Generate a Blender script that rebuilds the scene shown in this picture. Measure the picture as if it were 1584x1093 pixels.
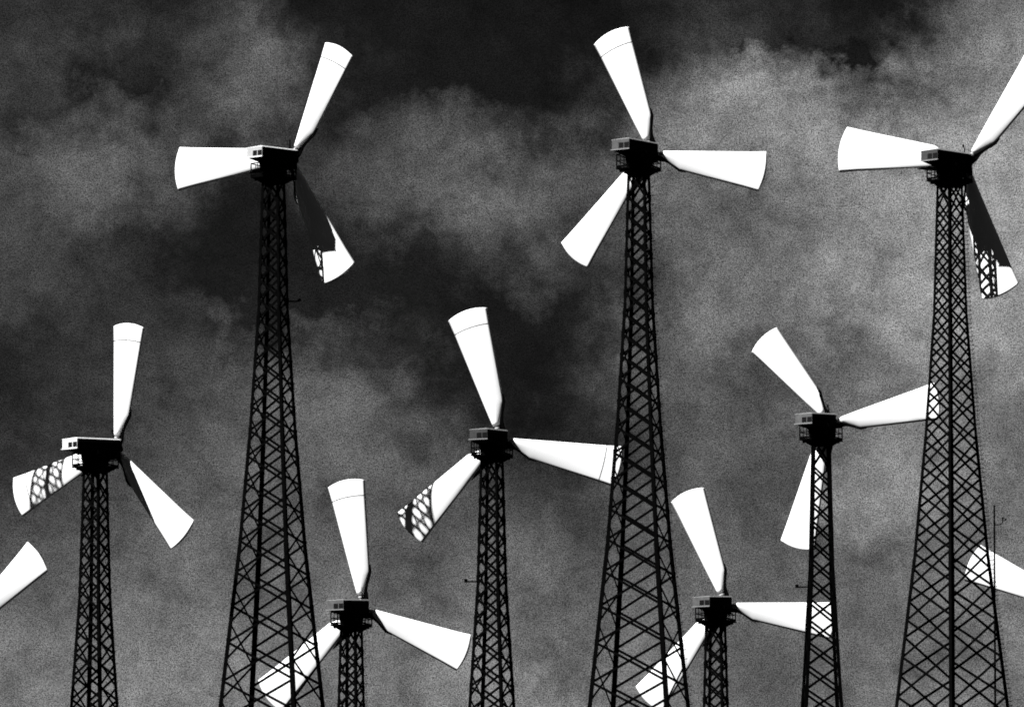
import bpy, bmesh, math, random
from mathutils import Vector, Matrix
random.seed(7)
S = bpy.context.scene
for o in list(bpy.data.objects): bpy.data.objects.remove(o)
C = S.collection
R = math.radians

# ------------------------------------------------------------ camera
F = 8000.0                       # focal length in pixels of the 1584-wide photograph (telephoto)
PITCH = R(3.0)
SHIFT = 770.0 / 1584
CAMZ = 1.6
cam = bpy.data.cameras.new('camera'); co = bpy.data.objects.new('camera', cam); C.objects.link(co)
cam.sensor_fit = 'HORIZONTAL'; cam.sensor_width = 36.0
cam.lens = 36.0 * F / 1584
cam.shift_y = SHIFT
cam.clip_start = 1.0; cam.clip_end = 20000
co.location = (0, 0, CAMZ); co.rotation_euler = (R(90) + PITCH, 0, 0)
S.camera = co
cam.dof.use_dof = True; cam.dof.focus_distance = 15000; cam.dof.aperture_fstop = 2.2     # focus rests on the clouds

def ray(px, py):
    v = Vector(((px - 792) / F, (546.5 - py) / F + SHIFT * 1584 / F, -1.0))
    return Matrix.Rotation(R(90) + PITCH, 3, 'X') @ v
def at(px, py, Y):
    d = ray(px, py)
    return Vector((0, 0, CAMZ)) + d * (Y / d.y)

# ------------------------------------------------------------ sun and sky
to_sun = Vector((-.61, -.26, .75)).normalized()
sun = bpy.data.lights.new('sun', 'SUN'); so = bpy.data.objects.new('sun', sun); C.objects.link(so)
sun.energy = 4.8; sun.angle = R(.5); sun.color = (1, 1, 1)
so.rotation_euler = to_sun.to_track_quat('Z', 'Y').to_euler(); so.location = (-60, 0, 120)

S.view_settings.view_transform = 'Standard'; S.view_settings.look = 'None'
S.view_settings.exposure = 1.2; S.view_settings.gamma = 1

W = bpy.data.worlds.new('World'); S.world = W; W.use_nodes = True
nt = W.node_tree; N = nt.nodes; L = nt.links; N.clear()
def wn(t, **k):
    n = N.new(t)
    for a, b in k.items(): setattr(n, a, b)
    return n
def M(op, a, b=None, c=None, clamp=False):
    n = wn('ShaderNodeMath', operation=op, use_clamp=clamp)
    for i, v in enumerate((a, b, c)):
        if v is None: continue
        if isinstance(v, (int, float)): n.inputs[i].default_value = v
        else: L.new(v, n.inputs[i])
    return n.outputs[0]
tc = wn('ShaderNodeTexCoord'); sx = wn('ShaderNodeSeparateXYZ'); L.new(tc.outputs['Generated'], sx.inputs[0])
yy = M('MAXIMUM', sx.outputs[1], .12)
u0 = M('MULTIPLY', M('DIVIDE', sx.outputs[0], yy), 10.0)      # direction on the sky, tenths of a radian
v0 = M('MULTIPLY', M('DIVIDE', sx.outputs[2], yy), 10.0)
def skyuv(px, py):
    d = ray(px, py); return d.x / d.y * 10, d.z / d.y * 10
def noise(scale, detail, rough, vec, off=0.0, dist=0.0):
    n = wn('ShaderNodeTexNoise', noise_dimensions='3D'); n.inputs['Scale'].default_value = scale
    n.inputs['Detail'].default_value = detail; n.inputs['Roughness'].default_value = rough
    n.inputs['Distortion'].default_value = dist
    a = wn('ShaderNodeVectorMath', operation='ADD'); L.new(vec, a.inputs[0]); a.inputs[1].default_value = (off, off * .7, off * 1.3)
    L.new(a.outputs[0], n.inputs['Vector']); return n.outputs['Fac']
cv = wn('ShaderNodeCombineXYZ'); L.new(u0, cv.inputs[0]); L.new(v0, cv.inputs[1]); cv.inputs[2].default_value = .3
P = cv.outputs[0]
# the cloud edges wander: warp the direction with two octaves of noise
w1 = noise(3.2, 5, .6, P, 3.1); w2 = noise(3.2, 5, .6, P, 11.7)
w3 = noise(13.0, 4, .65, P, 21.0); w4 = noise(13.0, 4, .65, P, 27.0)
u1 = M('MULTIPLY_ADD', M('SUBTRACT', w3, .5), .22, u0); v1 = M('MULTIPLY_ADD', M('SUBTRACT', w4, .5), .22, v0)
u = M('MULTIPLY_ADD', M('SUBTRACT', w1, .5), .42, u1)
v = M('MULTIPLY_ADD', M('SUBTRACT', w2, .5), .42, v1)
# how bright the cloud cover is, direction by direction (rows from high to low, columns from left to right)
COVER = """
48 52 48 30 34 32 24 24 24 22 22 24 30 45 55 50 28 24 30 88 111
58 66 60 45 64 72 34 26 24 22 20 24 34 60 62 48 30 45 99 111 124
45 50 32 30 78 92 50 30 28 20 18 24 62 99 130 143 70 105 137 137 137
76 82 94 88 48 32 50 68 82 70 48 62 88 122 130 130 134 139 146 143 143
76 80 96 62 28 26 32 50 86 98 98 92 70 99 94 88 130 137 143 143 148
66 70 62 34 26 28 30 32 34 55 72 60 55 99 99 94 111 139 148 146 146
60 70 58 45 30 30 32 30 28 26 26 28 50 105 124 94 111 143 146 139 146
45 48 50 55 65 81 78 59 34 28 24 24 45 91 99 55 88 111 130 137 143
34 45 55 72 78 92 103 92 73 45 26 26 50 84 91 88 91 103 124 108 103
52 55 62 75 80 92 99 97 86 62 48 34 52 84 84 68 84 122 124 103 91
63 73 82 89 91 93 89 81 78 76 65 59 67 96 94 71 91 134 124 102 95
76 86 91 95 97 95 91 84 82 86 86 82 84 93 89 89 93 100 103 98 98
95 99 99 102 102 99 97 97 93 99 102 93 91 100 93 96 98 96 103 107 105
106 108 110 112 112 110 106 104 106 108 110 106 102 99 89 80 91 95 104 106 106
108 112 124 128 128 124 110 108 110 121 126 121 108 106 95 91 97 104 110 112 110
"""
rows = [[(int(q) / 255) ** 2.2 for q in l.split()] for l in COVER.split('\n') if l.strip()]
uL, vT = skyuv(0, 0); uR, vB = skyuv(1600, 1092)
fu = M('DIVIDE', M('SUBTRACT', u, uL), uR - uL, clamp=True)
tv = M('MULTIPLY', M('DIVIDE', M('SUBTRACT', v, vT), vB - vT, clamp=True), len(rows) - 1)
acc = None
for j, row in enumerate(rows):
    cr = wn('ShaderNodeValToRGB'); L.new(fu, cr.inputs[0]); ramp = cr.color_ramp; ramp.interpolation = 'B_SPLINE'
    for i_, q in enumerate(row):
        e = ramp.elements[i_] if i_ < 1 else (ramp.elements.new(i_ / (len(row) - 1)) if i_ < len(row) - 1 else ramp.elements[-1])
        e.position = i_ / (len(row) - 1); e.color = (q, q, q, 1)
    wgt = M('SUBTRACT', 1.0, M('ABSOLUTE', M('SUBTRACT', tv, float(j))), clamp=True)
    acc = M('MULTIPLY', cr.outputs[0], wgt) if acc is None else M('MULTIPLY_ADD', cr.outputs[0], wgt, acc)
PXU = 10 / F
for (bx, by, hw, hh, amp) in ((1130, 92, 22, 16, -.05), (1310, 92, 38, 24, -.05), (1212, 492, 34, 24, -.035), (1110, 190, 30, 30, .02), (390, 95, 40, 24, .03), (205, 288, 30, 16, .03)):
    cu, cvv = skyuv(bx, by)
    a = M('DIVIDE', M('SUBTRACT', u, cu), hw * PXU); b = M('DIVIDE', M('SUBTRACT', v, cvv), hh * PXU)
    g = M('EXPONENT', M('MULTIPLY', M('ADD', M('MULTIPLY', a, a), M('MULTIPLY', b, b)), -.9))
    acc = M('MULTIPLY_ADD', g, amp, acc)
acc = M('MAXIMUM', acc, .0065)
# unseen sky overhead and behind the camera darkened to deepen the shade
behind = M('MULTIPLY_ADD', M('SUBTRACT', sx.outputs[1], .25), 1.6, .12, clamp=True)
acc = M('MULTIPLY', acc, M('MAXIMUM', behind, .12))
big = noise(2.4, 8, .62, P, 5.0, .6)
mid = noise(9.0, 6, .65, P, 8.0, .3)
fine = noise(330.0, 2, .8, P, 2.0)
wisp = noise(21.0, 5, .7, P, 14.0, .8)
mod = M('MULTIPLY_ADD', M('SUBTRACT', big, .5), .8, 1.0)
mod = M('MULTIPLY_ADD', M('SUBTRACT', mid, .5), 1.6, mod)
mod = M('MULTIPLY_ADD', M('SUBTRACT', wisp, .5), 1.1, mod)
mod = M('MAXIMUM', mod, .3)
wnz = wn('ShaderNodeTexWhiteNoise', noise_dimensions='3D')
sn = wn('ShaderNodeVectorMath', operation='SNAP'); L.new(P, sn.inputs[0]); sn.inputs[1].default_value = (.0019, .0019, .0019)
L.new(sn.outputs[0], wnz.inputs['Vector'])
gr = M('MULTIPLY_ADD', M('SUBTRACT', fine, .5), 2.6, 1.0)
gr = M('MULTIPLY_ADD', M('SUBTRACT', wnz.outputs['Value'], .5), .75, gr)
gr = M('MAXIMUM', gr, .1)
sky = wn('ShaderNodeTexSky', sky_type='NISHITA', sun_disc=False)
sky.sun_elevation = math.asin(to_sun.z); sky.sun_rotation = math.atan2(to_sun.x, to_sun.y)
bw = wn('ShaderNodeRGBToBW'); L.new(sky.outputs[0], bw.inputs[0])
clouds = M('MULTIPLY', M('MULTIPLY', acc, mod), gr)
# a thin share of clear-sky light behind the clouds (grey: the picture is monochrome)
tot = M('MULTIPLY_ADD', bw.outputs[0], .0003, M('MULTIPLY', clouds, .46))
cc = wn('ShaderNodeCombineXYZ')
for i in range(3): L.new(tot, cc.inputs[i])
bg = wn('ShaderNodeBackground'); L.new(cc.outputs[0], bg.inputs[0]); bg.inputs[1].default_value = 1.0
wo = wn('ShaderNodeOutputWorld'); L.new(bg.outputs[0], wo.inputs[0])

# ------------------------------------------------------------ materials
def mat(name, col, rough=.6, spec=.3, var=.0, scale=3.0, metal=0.0, bump=0.0):
    m = bpy.data.materials.new(name); m.use_nodes = True; t = m.node_tree; b = t.nodes['Principled BSDF']
    b.inputs['Roughness'].default_value = rough; b.inputs['Metallic'].default_value = metal
    b.inputs['Specular IOR Level'].default_value = spec
    tcx = t.nodes.new('ShaderNodeTexCoord'); n = t.nodes.new('ShaderNodeTexNoise'); n.inputs['Scale'].default_value = scale
    n.inputs['Detail'].default_value = 8; n.inputs['Roughness'].default_value = .7
    t.links.new(tcx.outputs['Object'], n.inputs['Vector'])
    r = t.nodes.new('ShaderNodeValToRGB'); t.links.new(n.outputs['Fac'], r.inputs[0])
    r.color_ramp.elements[0].position = .3; r.color_ramp.elements[1].position = .7
    lo, hi = col * (1 - var), col * (1 + var)
    r.color_ramp.elements[0].color = (lo, lo, lo, 1); r.color_ramp.elements[1].color = (hi, hi, hi, 1)
    t.links.new(r.outputs[0], b.inputs['Base Color'])
    if bump:
        bp = t.nodes.new('ShaderNodeBump'); bp.inputs['Strength'].default_value = bump; bp.inputs['Distance'].default_value = .02
        t.links.new(n.outputs['Fac'], bp.inputs['Height']); t.links.new(bp.outputs[0], b.inputs['Normal'])
    return m
m_blade = mat('white_blade_paint', .8, .55, .2, .04, 7)
rp = [n for n in m_blade.node_tree.nodes if n.type == 'VALTORGB'][0].color_ramp      # weather spots on the paint
rp.elements[0].position = .285; rp.elements[0].color = (.3, .3, .3, 1); rp.elements[1].position = .35; rp.elements[1].color = (.8, .8, .8, 1)
m_steel = mat('black_steel', .002, .9, .0, .3, 2)
m_dark = mat('black_parts_with_shade', .002, .9, .0, .3, 2)  # shade of the nacelle's unlit side put into the colour; also hub, column
m_white = mat('white_panel_paint', .72, .6, .2, .08, 5)
m_light = mat('light_grey_panel', .40, .6, .2, .15, 5)
m_greys = [mat('grey_panel_%s' % k, c, .7, .2, .35, 4) for k, c in (('dull', .08), ('pale', .09), ('dark', .04))]  # end panels in three mottled grey tones
m_win = mat('dark_window', .006, .4, .1, .1, 3)
m_collar = mat('grey_root_metal', .42, .5, .4, .2, 6)
m_seam = mat('blade_joint', .012, .7, .1, .3, 9)
m_trim = mat('pale_trim', .22, .6, .2, .2, 6)
m_ground = mat('dark_heath_hill', .008, .95, 0.0, .35, .15, bump=.4)

# ------------------------------------------------------------ mesh helpers
def link(name, bm, m, parent=None, smooth=False):
    me = bpy.data.meshes.new(name); bmesh.ops.recalc_face_normals(bm, faces=bm.faces)
    bm.to_mesh(me); bm.free(); me.materials.append(m)
    if smooth:
        for p in me.polygons: p.use_smooth = True
    o = bpy.data.objects.new(name, me); C.objects.link(o)
    if parent: o.parent = parent
    return o
def poly_prism(bm, prof, A, B, ux, uy, sa=1, sb=1):
    """extrude a closed profile from A to B"""
    va = [bm.verts.new(A + ux * x * sa + uy * y * sa) for x, y in prof]
    vb = [bm.verts.new(B + ux * x * sb + uy * y * sb) for x, y in prof]
    n = len(prof)
    for i in range(n): bm.faces.new((va[i], va[(i + 1) % n], vb[(i + 1) % n], vb[i]))
    bm.faces.new(va[::-1]); bm.faces.new(vb)
def frame(d, ref=Vector((0, 0, 1))):
    d = d.normalized()
    if abs(d.dot(ref)) > .98: ref = Vector((1, 0, 0))
    x = d.cross(ref).normalized(); return x, x.cross(d).normalized()
def bar(bm, A, B, w, t=None, normal=None):
    """flat bar, width w, thickness t, thickness along `normal`"""
    t = t or w; d = (B - A).normalized()
    if normal is None: x, y = frame(d)
    else:
        y = (normal - d * normal.dot(d)).normalized(); x = d.cross(y).normalized()
    poly_prism(bm, [(-w / 2, -t / 2), (w / 2, -t / 2), (w / 2, t / 2), (-w / 2, t / 2)], A, B, x, y)
def tube(bm, A, B, ra, rb=None, n=10):
    rb = ra if rb is None else rb; x, y = frame(B - A)
    poly_prism(bm, [(math.cos(k * 2 * math.pi / n), math.sin(k * 2 * math.pi / n)) for k in range(n)], A, B, x, y, ra, rb)
def polytube(bm, pts, r, n=8):
    for a, b in zip(pts, pts[1:]): tube(bm, a, b, r, r, n)
def hexa(bm, v):      # v: 4 bottom, 4 top
    q = [bm.verts.new(p) for p in v]
    for f in ((3, 2, 1, 0), (4, 5, 6, 7), (0, 1, 5, 4), (1, 2, 6, 5), (2, 3, 7, 6), (3, 0, 4, 7)): bm.faces.new([q[i] for i in f])
def box(bm, c, s, ax=(Vector((1, 0, 0)), Vector((0, 1, 0)))):
    x, y = ax; z = Vector((0, 0, 1)); hx, hy, hz = s[0] / 2, s[1] / 2, s[2] / 2
    hexa(bm, [c + x * a * hx + y * b * hy + z * k * hz for k in (-1, 1) for a, b in ((-1, -1), (1, -1), (1, 1), (-1, 1))])
def bevel(bm, w, seg=2):
    bmesh.ops.bevel(bm, geom=bm.edges[:], offset=w, segments=seg, affect='EDGES', clamp_overlap=True)

U = 1 / 22.4                                     # metres per photo pixel at 357 m
PROF = [(0, 18.5), (205, 25), (390, 38.5), (575, 56), (818, 86.5), (1200, 138), (1700, 205)]
def rad(d):                                      # corner radius (m) at a drop d (m) below the tower's top
    d = d / U
    for (a, ra), (b, rb) in zip(PROF, PROF[1:]):
        if d <= b: return (ra + (rb - ra) * (d - a) / (b - a)) * U
    return PROF[-1][1] * U

# ------------------------------------------------------------ terrain
def hz(x, y):
    def ss(a, b, t): t = min(1, max(0, (t - a) / (b - a))); return t * t * (3 - 2 * t)
    return 20.5 * ss(60, 320, y) - 60 * ss(420, 1800, y) + .5 * math.sin(x * .05) * ss(100, 200, y) + .4 * math.sin(y * .07 + x * .03) * ss(60, 200, y)
def build_ground():
    bm = bmesh.new()
    xs = [-6000, -3000, -1500, -800, -400] + list(range(-200, 201, 10)) + [400, 800, 1500, 3000, 6000]
    ys = [-6000, -2000, -500, -100] + list(range(0, 521, 10)) + [700, 1000, 1500, 2200, 4000, 9000]
    g = [[bm.verts.new((x, y, hz(x, y))) for x in xs] for y in ys]
    for j in range(len(ys) - 1):
        for i in range(len(xs) - 1): bm.faces.new((g[j][i], g[j][i + 1], g[j + 1][i + 1], g[j + 1][i]))
    o = link('ground', bm, m_ground, smooth=True); o['kind'] = 'structure'
build_ground()

# ------------------------------------------------------------ turbine parts
def tower_part(root, top, H, a, pegs, peg_step):
    """four-legged lattice mast. local origin = root (tower base); top = height of its head"""
    ang = [R(-90 + a + 90 * k) for k in range(4)]
    levels = [0.0]
    while levels[-1] < H:
        levels.append(levels[-1] + 17 * U + .58 * rad(levels[-1]))
    if levels[-1] > H: levels[-1] = H
    def node(k, d): r = rad(d); return Vector((r * math.cos(ang[k % 4]), r * math.sin(ang[k % 4]), H - d))
    hl = [0.0] + [(p + q) / 2 for p, q in zip(levels[1:], levels[2:])] + [H]
    bm = bmesh.new()
    for i, (d0, d1) in enumerate(zip(levels, levels[1:])):
        bw_ = .16 + .015 * min(1, d0 / 30)
        for k in range(4):
            if k % 2:                       # neighbouring faces are braced half a panel out of step
                d0, d1 = hl[i], hl[i + 1]
            else: d0, d1 = levels[i], levels[i + 1]
            n = Vector((math.cos(ang[k] + R(45)), math.sin(ang[k] + R(45)), 0))
            p, q, r_, s_ = node(k, d0), node(k + 1, d0), node(k, d1), node(k + 1, d1)
            bar(bm, p + n * .035, s_ + n * .035, bw_, .03, n); bar(bm, r_ - n * .035, q - n * .035, bw_, .03, n)
            # gusset plates where the braces meet the leg
            x = (q - p).normalized()
            if d0 > 0: bar(bm, p + x * .02 - Vector((0, 0, bw_ * 1.3)), p + x * .02 + Vector((0, 0, bw_ * 1.3)), bw_ * 1.3, .035, n)
    for k in range(4):                      # head ring
        bar(bm, node(k, 0), node(k + 1, 0), .14, .1, Vector((0, 0, 1)))
    t = link('tower', bm, m_steel, root)
    for k in range(4):
        lb = bmesh.new()
        out = Vector((math.cos(ang[k]), math.sin(ang[k]), 0))
        e1 = -Vector((math.cos(ang[k] + R(45)), math.sin(ang[k] + R(45)), 0)); e2 = -Vector((math.cos(ang[k] - R(45)), math.sin(ang[k] - R(45)), 0))
        pts = [0] + [b * U for b, _ in PROF[1:] if b * U < H] + [H]
        for d0, d1 in zip(pts, pts[1:]):
            w = .17 + .14 * min(1, (d0 + d1) / 2 / 36); th = .04
            prof = [(0, 0), (w, 0), (w, th), (th, th), (th, w), (0, w)]
            o_ = out * w * .35
            poly_prism(lb, prof, node(k, d1) + o_, node(k, d0) + o_, e1, e2)
        link('leg', lb, m_steel, t)
    if pegs:
        pb = bmesh.new(); k = 1; d = 1.0
        o_ = Vector((math.cos(ang[k] + .2), math.sin(ang[k] + .2), 0)); line = []
        while d < H - .5:
            p = node(k, d); line.append(p + o_ * .22)
            tube(pb, p, p + o_ * .30, .022, .022, 6); tube(pb, p + o_ * .30, p + o_ * .30 + Vector((0, 0, .09)), .022, .022, 6)
            d += peg_step
        polytube(pb, line, .009, 5)
        link('climbing_ladder', pb, m_steel, t)
    return t, node

def blade_part(root, hub, h, nrm, R_, phi, seam, wscale=1.0):
    """rotor blade; h = horizontal in the rotor plane, nrm = normal towards the near side"""
    up = Vector((0, 0, 1))
    rd = h * math.cos(phi) + up * math.sin(phi); tr = h * math.sin(phi) - up * math.cos(phi)
    def wl(r): return (.030 + (.157 - .030) * (r - .105) / .895) * wscale
    def wt(r): return (.024 + (.098 - .024) * (r - .105) / .165 if r < .27 else .098 + (.157 - .098) * (r - .27) / .73) * wscale
    rs = [.105, .13, .155, .18, .22, .25, .27, .30, .36, .44, .52, .6, .68, .76, .83, .88, .92, .95, .975, .99, 1.0]
    nc = 14
    bm = bmesh.new(); rows = []
    for r in rs:
        th = .032 * (1 - r) + .018
        front, back = [], []
        tip = max(0, (r - .85) / .15)
        for i in range(nc + 1):
            s = -1 + 2 * i / nc
            w = (wt(r) if s > 0 else wl(r)) * s
            rr = r - .030 * tip * s * s
            lift = th * max(0, 1 - s * s) ** .7
            p = hub + rd * R_ * rr + tr * R_ * w
            # slight twist: the trailing side leans away near the root
            p += nrm * (-.12 * (1 - r) * s * wt(r) * R_)
            front.append(bm.verts.new(p + nrm * lift * R_ * .6))
            back.append(None if i in (0, nc) else bm.verts.new(p - nrm * lift * R_ * .6))
        rows.append((front, back))
    for (f0, b0), (f1, b1) in zip(rows, rows[1:]):
        for i in range(nc):
            bm.faces.new((f0[i], f0[i + 1], f1[i + 1], f1[i]))
            g = lambda b, f, j: b[j] if b[j] else f[j]
            bm.faces.new((g(b0, f0, i), g(b1, f1, i), g(b1, f1, i + 1), g(b0, f0, i + 1)))
    for f, b in (rows[0], rows[-1]):
        bm.faces.new(f + [b[i] for i in range(nc - 1, 0, -1)])
    bl = link('blade', bm, m_blade, root, True)
    # grey metal collar between hub and blade
    cb = bmesh.new(); P0 = lambda r: hub + rd * R_ * r
    tube(cb, P0(.03), P0(.08), .12, .15, 14); tube(cb, P0(.08), P0(.092), .2, .2, 14); tube(cb, P0(.092), P0(.12), .16, .2, 14)
    link('root_collar', cb, m_collar, bl)
    # black strip added for the shade on the twisted root's underside
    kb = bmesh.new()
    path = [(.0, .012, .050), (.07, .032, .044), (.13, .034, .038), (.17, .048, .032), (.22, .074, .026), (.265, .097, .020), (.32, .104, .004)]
    if 165 < math.degrees(phi) % 360 < 262:      # on these the shade strip lies along the leading side
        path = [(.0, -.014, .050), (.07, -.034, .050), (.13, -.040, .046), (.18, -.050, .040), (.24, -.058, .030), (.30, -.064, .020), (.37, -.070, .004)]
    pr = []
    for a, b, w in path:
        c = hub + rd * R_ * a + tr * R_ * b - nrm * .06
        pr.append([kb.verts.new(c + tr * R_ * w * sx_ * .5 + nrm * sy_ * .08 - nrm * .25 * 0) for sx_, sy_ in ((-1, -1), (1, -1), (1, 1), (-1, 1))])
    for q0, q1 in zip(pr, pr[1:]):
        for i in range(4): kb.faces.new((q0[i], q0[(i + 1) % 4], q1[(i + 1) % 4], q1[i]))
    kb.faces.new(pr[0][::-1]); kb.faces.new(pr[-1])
    link('root_shade_strip', kb, m_dark, bl)
    if seam:
        sb = bmesh.new(); r = .865; prev = None
        n = 20
        for i in range(n + 1):
            s = -.99 + 1.98 * i / n
            w = (wt(r) if s > 0 else wl(r)) * s
            lift = (.032 * (1 - r) + .018) * max(0, 1 - s * s) ** .7 * R_ * .6 + .008
            base = hub + tr * R_ * w + nrm * (-.12 * (1 - r) * s * wt(r) * R_)
            ra = r - .012 * s * s
            a = [sb.verts.new(base + rd * (R_ * ra + k) + nrm * (lift - e)) for k, e in ((-.024, 0), (.024, 0), (.024, .012), (-.024, .012))]
            if prev:
                for j in range(4): sb.faces.new((prev[j], prev[(j + 1) % 4], a[(j + 1) % 4], a[j]))
            else: sb.faces.new(a[::-1])
            prev = a
        sb.faces.new(prev)
        link('tip_joint', sb, m_seam, bl)
    return bl

def turbine(label, X, topy, Y, yaw, hubpx, tips, a_corner, endmat, trim, seams=(), pegs=True, peg_step=.62, arm=None, antenna=0, nose=62):
    th = R(yaw)
    top = at(X, topy, Y)
    gz = hz(top.x, top.y) - .3
    H = top.z - gz
    root = bpy.data.objects.new('wind_turbine', None); C.objects.link(root)
    root.location = (top.x, top.y, gz); root['label'] = label; root['category'] = 'wind turbine'
    root['group'] = 'lattice tower wind turbines'
    o0 = Vector(root.location)
    t, node = tower_part(root, top, H, a_corner, pegs, peg_step)
    ax = Vector((math.sin(th), math.cos(th), 0)); h = Vector((math.cos(th), -math.sin(th), 0)); z = Vector((0, 0, 1))
    T = Vector((0, 0, H))
    # hub: on the nacelle axis, on the photographed line of sight
    d = ray(*hubpx); dr = (hubpx[0] - X) * U / math.sin(th)
    hubY = top.y + dr * math.cos(th); hubw = Vector((0, 0, CAMZ)) + d * (hubY / d.y)
    dr = (hubw.x - top.x) / math.sin(th)
    hub = T + ax * dr + z * (hubw.z - top.z)
    hz_ = hub.z
    # nacelle: wedge-shaped housing, taller at the rotor
    near, far = -nose * U, dr - 6 * U
    bm = bmesh.new(); hw, hw2 = 15 * U, 14.5 * U
    zt0, zb0, zt1, zb1 = hz_ + 2 * U, hz_ - 13 * U, hz_ + 11 * U, hz_ - 18 * U
    def pt(s, l, zz): return Vector((0, 0, zz)) + ax * l + h * s
    hexa(bm, [pt(-hw, near, zb0), pt(hw, near, zb0), pt(hw2, far, zb1), pt(-hw2, far, zb1),
              pt(-hw, near, zt0), pt(hw, near, zt0), pt(hw2, far, zt1), pt(-hw2, far, zt1)])
    bevel(bm, .05)
    nac = link('nacelle', bm, m_dark, root)
    # sheet roof with folded edge
    bm = bmesh.new(); e = .03; hgt = .05
    hexa(bm, [pt(-hw - e, near - e, zt0 + .004), pt(hw + e, near - e, zt0 + .004), pt(hw2 + e, far, zt1 + .004), pt(-hw2 - e, far, zt1 + .004),
              pt(-hw - e, near - e, zt0 + hgt), pt(hw - .07, near - e, zt0 + hgt + .05), pt(hw2 - .07, far, zt1 + hgt + .05), pt(-hw2 - e, far, zt1 + hgt)])
    bevel(bm, .012, 1)
    link('roof', bm, trim, nac)
    # end panel with a lip above and below
    bm = bmesh.new()
    def ep(s, zz, out): return pt(s, near - out, zz)
    zt, zb = zt0, zb0
    hexa(bm, [ep(-hw + .02, zb + .03, .05), ep(hw - .02, zb + .03, .05), ep(hw - .02, zb + .03, -.02), ep(-hw + .02, zb + .03, -.02),
              ep(-hw + .02, zt - .01, .05), ep(hw - .02, zt - .01, .05), ep(hw - .02, zt - .01, -.02), ep(-hw + .02, zt - .01, -.02)])
    bevel(bm, .012, 1)
    endp = link('end_panel', bm, endmat, nac)
    bm = bmesh.new()
    bar(bm, ep(-hw - .06, zb + .01, .07), ep(hw, zb + .01, .07), .05, .06, z)
    link('sill', bm, trim, endp)
    for (s0, s1) in ((-.20 * hw, .33 * hw), (.41 * hw, .93 * hw)):
        bm = bmesh.new()
        z0, z1 = zb + .10, zb + .10 + 8.2 * U
        hexa(bm, [ep(s0, z0, .062), ep(s1, z0, .062), ep(s1, z0, .03), ep(s0, z0, .03), ep(s0, z1, .062), ep(s1, z1, .062), ep(s1, z1, .03), ep(s0, z1, .03)])
        bevel(bm, .01, 2)
        w = link('window', bm, m_win, endp)
    # lamp / wind vane stick on the roof
    bm = bmesh.new(); base = pt(4 * U, far - 6 * U, zt1 - .02)
    if antenna == 0: tube(bm, base, base + z * .8, .055, .05, 8)
    elif antenna == 1:
        polytube(bm, [base, base + z * .42, base + z * .55 - h * .07, base + z * .68 - h * .1], .045); tube(bm, base + z * .6 - h * .09, base + z * .74 - h * .12, .075, .06, 10)
    elif antenna == 2:
        tube(bm, base, base + z * 1.0, .03, .02, 8); tube(bm, base, base + z * .35, .06, .05, 8)
    link('roof_lamp', bm, m_steel, nac)
    # bearing column under the nacelle
    bm = bmesh.new(); dk = H + 3 * U; fl = hz_ - 15 * U
    cs, cl = 14 * U, 14 * U
    prof = []
    def ring(w, l, zz): return [pt(-w, -l, zz), pt(w, -l, zz), pt(w, l, zz), pt(-w, l, zz)]
    hexa(bm, ring(13 * U, 13 * U, H - .25) + ring(14 * U, 22 * U, fl + .25))
    bevel(bm, .04, 1)
    link('bearing_column', bm, m_dark, root)
    # walkway round the column
    Sx = 26 * U
    bm = bmesh.new()
    box(bm, Vector((0, 0, dk - .07)), (2 * Sx, 2 * Sx, .1), (h, ax))
    for s in (-.6, 0, .6):
        bar(bm, pt(-Sx * .95, s * Sx, dk - .2), pt(Sx * .95, s * Sx, dk - .2), .08, .14, z)
    hexa(bm, ring(13.5 * U, 13.5 * U, H - .32) + ring(23 * U, 23 * U, dk - .125))
    wk = link('walkway', bm, m_steel, root)
    bm = bmesh.new(); rh = 20 * U
    cor = [pt(-Sx + .04, -Sx + .04, dk), pt(Sx - .04, -Sx + .04, dk), pt(Sx - .04, Sx - .04, dk), pt(-Sx + .04, Sx - .04, dk)]
    for k in range(4):
        A, B = cor[k], cor[(k + 1) % 4]
        bar(bm, A, A + z * rh, .085)
        for q in (.25, .5, .75):
            p = A.lerp(B, q); bar(bm, p, p + z * rh, .05)
        for hh, w in ((rh, .07), (rh * .5, .055), (.07, .12)):
            bar(bm, A + z * hh, B + z * hh, w, .05, z.cross((B - A).normalized()))
    link('railing', bm, m_steel, wk)
    # hub
    bm = bmesh.new()
    tube(bm, pt(0, dr - 7 * U, hz_), pt(0, dr + 6 * U, hz_), 8 * U, 8.5 * U, 20)
    tube(bm, pt(0, dr + 6 * U, hz_), pt(0, dr + 13 * U, hz_), 8.5 * U, 4 * U, 20)
    bevel(bm, .03, 1)
    link('rotor_hub', bm, m_dark, root, False)
    # blades: each tip found where its line of sight meets the rotor plane
    hw_ = hub + o0
    for i, tp in enumerate(tips):
        dd = ray(*tp); cam0 = Vector((0, 0, CAMZ))
        k = (hw_ - cam0).dot(ax) / dd.dot(ax); q = cam0 + dd * k - hw_
        x, y_ = q.dot(h), q.z
        Rr, phi = math.hypot(x, y_), math.atan2(y_, x)
        print(label[:24], i, round(Rr / U, 1), round(math.degrees(phi) % 360, 1))
        blade_part(root, hub, h, -ax, Rr, phi, i in seams)
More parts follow.
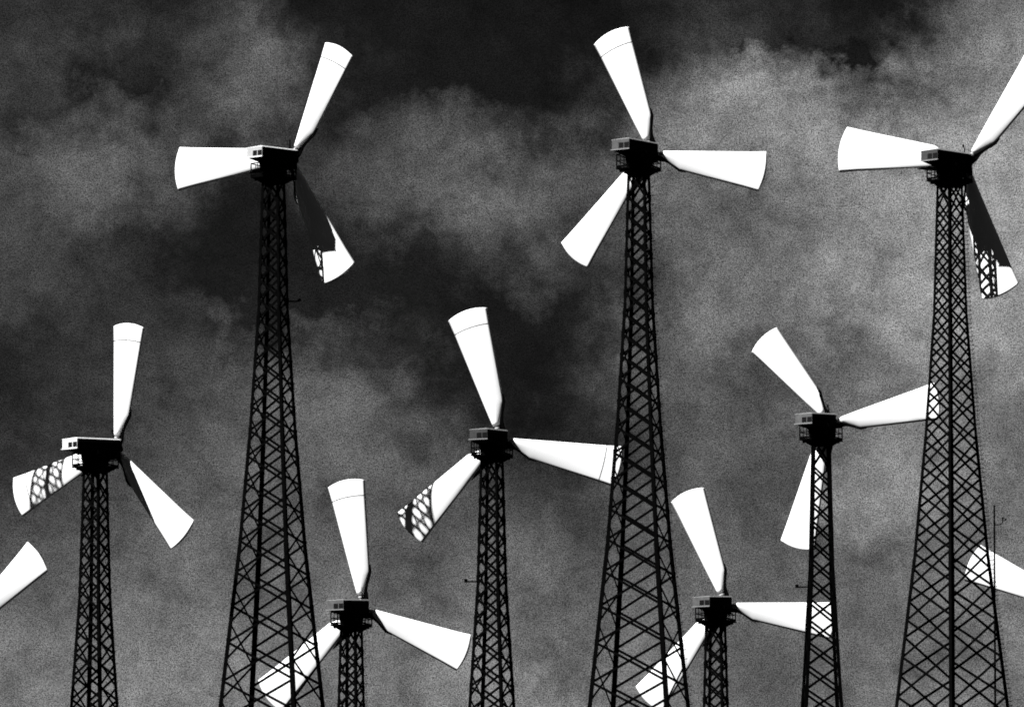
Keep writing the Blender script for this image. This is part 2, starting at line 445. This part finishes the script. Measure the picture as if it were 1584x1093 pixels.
    if arm:
        ydrop, side, kind = arm
        dd = ydrop * U; k = 1 if side > 0 else 3
        # choose the leg that stands farthest out on that side
        k = max(range(4), key=lambda j: side * node(j, dd).x)
        p = node(k, dd); xx = Vector((side, 0, 0)); bm = bmesh.new()
        polytube(bm, [p, p + xx * .55, p + xx * .62], .05)
        if kind == 'lamp':
            polytube(bm, [p + xx * .6, p + xx * .8 + z * .02, p + xx * .85 + z * .12], .06)
            tube(bm, p + xx * .72 + z * .06, p + xx * .92 + z * .14, .08, .1, 10)
        else:
            p2 = p + xx * .8
            polytube(bm, [p + xx * .5, p2], .05); tube(bm, p2 + z * -.06, p2 + z * .14, .12, .1, 12); tube(bm, p2 + z * .14, p2 + z * .2, .14, .06, 12)
        link('side_lamp', bm, m_steel, t)
    return root

# ------------------------------------------------------------ the wind farm
turbine('tall lattice turbine left of centre, pale end panel with two windows, one blade level left', 423, 277, 357, 32, (452, 247),
        [(527, 72), (272, 262), (526, 428)], 25.5, m_light, m_white, (0,), False, arm=(190, 1, 'lamp'), antenna=0, nose=51)
turbine('leftmost whole turbine, with bright white nacelle end and black lattice tower', 147.5, 724, 355, 34, (180, 694),
        [(200, 500), (24, 771), (285, 831)], 19, m_white, m_white, (0, 1), False, antenna=1)
turbine('short turbine whose lower left blade passes behind the tall left-of-centre tower', 543.5, 969, 374, 22.5, (561, 940),
        [(535, 742), (722, 1011), (414, 1080)], 23, m_greys[1], m_trim, (0,), True, antenna=2)
turbine('middle-height turbine at the centre, its right blade tip behind the next tower', 761, 707, 357.2, 19, (774, 679),
        [(722, 480), (960, 722), (630, 820)], 24, m_greys[2], m_trim, (0, 1), False, arm=(195, -1, 'box'), antenna=2)
turbine('tallest turbine right of centre, black tower with climbing pegs down its right side', 988, 264, 350, 27.4, (1008, 236),
        [(944, 50), (1184, 266), (886, 399)], 27.4, m_greys[0], m_trim, (0,), True, antenna=0)
turbine('middle-height turbine with its tower seen square on, one blade pointing up left', 1270, 682, 364, 29, (1284, 653),
        [(1179, 522), (1453, 619), (1233, 848)], 48, m_greys[1], m_trim, (), True, arm=(230, -1, 'box'), antenna=1)
turbine('short turbine between two tall towers, right blade behind the square-on tower', 1107, 962, 377, 24, (1122, 934),
        [(1062, 760), (1292, 960), (1001, 1085)], 27, m_greys[1], m_trim, (), False, antenna=0)
turbine('tall turbine at the right, tower seen corner on, upper blade leaving the frame', 1469, 282, 350, 34, (1495, 252),
        [(1612, 92), (1299, 231), (1549, 456)], -4.8, m_greys[2], m_trim, (), True, .3, antenna=1)
turbine('turbine beyond the left edge, only one blade tip reaching in at lower left', -90, 1010, 352, 26, (-69, 981),
        [(62, 857), (-257, 960), (5, 1160)], 25, m_greys[0], m_trim, (), False)
turbine('turbine beyond the right edge, one blade reaching in behind the corner-on tower', 1645, 974, 366, 26, (1667, 945),
        [(1500, 868), (1730, 1125), (1740, 768)], 25, m_greys[0], m_trim, (), False)

turbine('turbine outside the left edge, only its lattice shadow reaching the leftmost whole turbine', -230, 150, 354.5, 30, (-208, 120),
        [(-78, -10), (-390, 165), (-158, 313)], 25, m_greys[0], m_trim, (), False)

# thin instrument mast beside the right-hand tower
def mast():
    top = at(1538, 781, 353.5); gz = hz(top.x, top.y) - .2; H = top.z - gz
    r = bpy.data.objects.new('instrument_mast', None); C.objects.link(r); r.location = (top.x, top.y, gz)
    r['label'] = 'thin straight black mast with a forked side arm beside the right-hand tower'; r['category'] = 'mast'
    z = Vector((0, 0, 1)); x = Vector((1, 0, 0)); bm = bmesh.new()
    tube(bm, Vector((0, 0, 0)), z * (H * .5), .08, .075, 10); tube(bm, z * (H * .5), z * H, .075, .06, 10)
    link('pole', bm, m_steel, r)
    bm = bmesh.new(); b = z * (H - 30 * U)
    polytube(bm, [b + x * .05, b + x * .42, b + x * .56 + z * .16, b + x * .58 + z * .42], .035)
    polytube(bm, [b + x * .57 + z * .26, b + x * .78 + z * .3, b + x * .78 + z * .4], .03)
    tube(bm, b + x * .58 + z * .4, b + x * .58 + z * .52, .07, .07, 8); tube(bm, b + x * .78 + z * .3, b + x * .78 + z * .42, .07, .07, 8)
    link('side_arm', bm, m_steel, r)
mast()
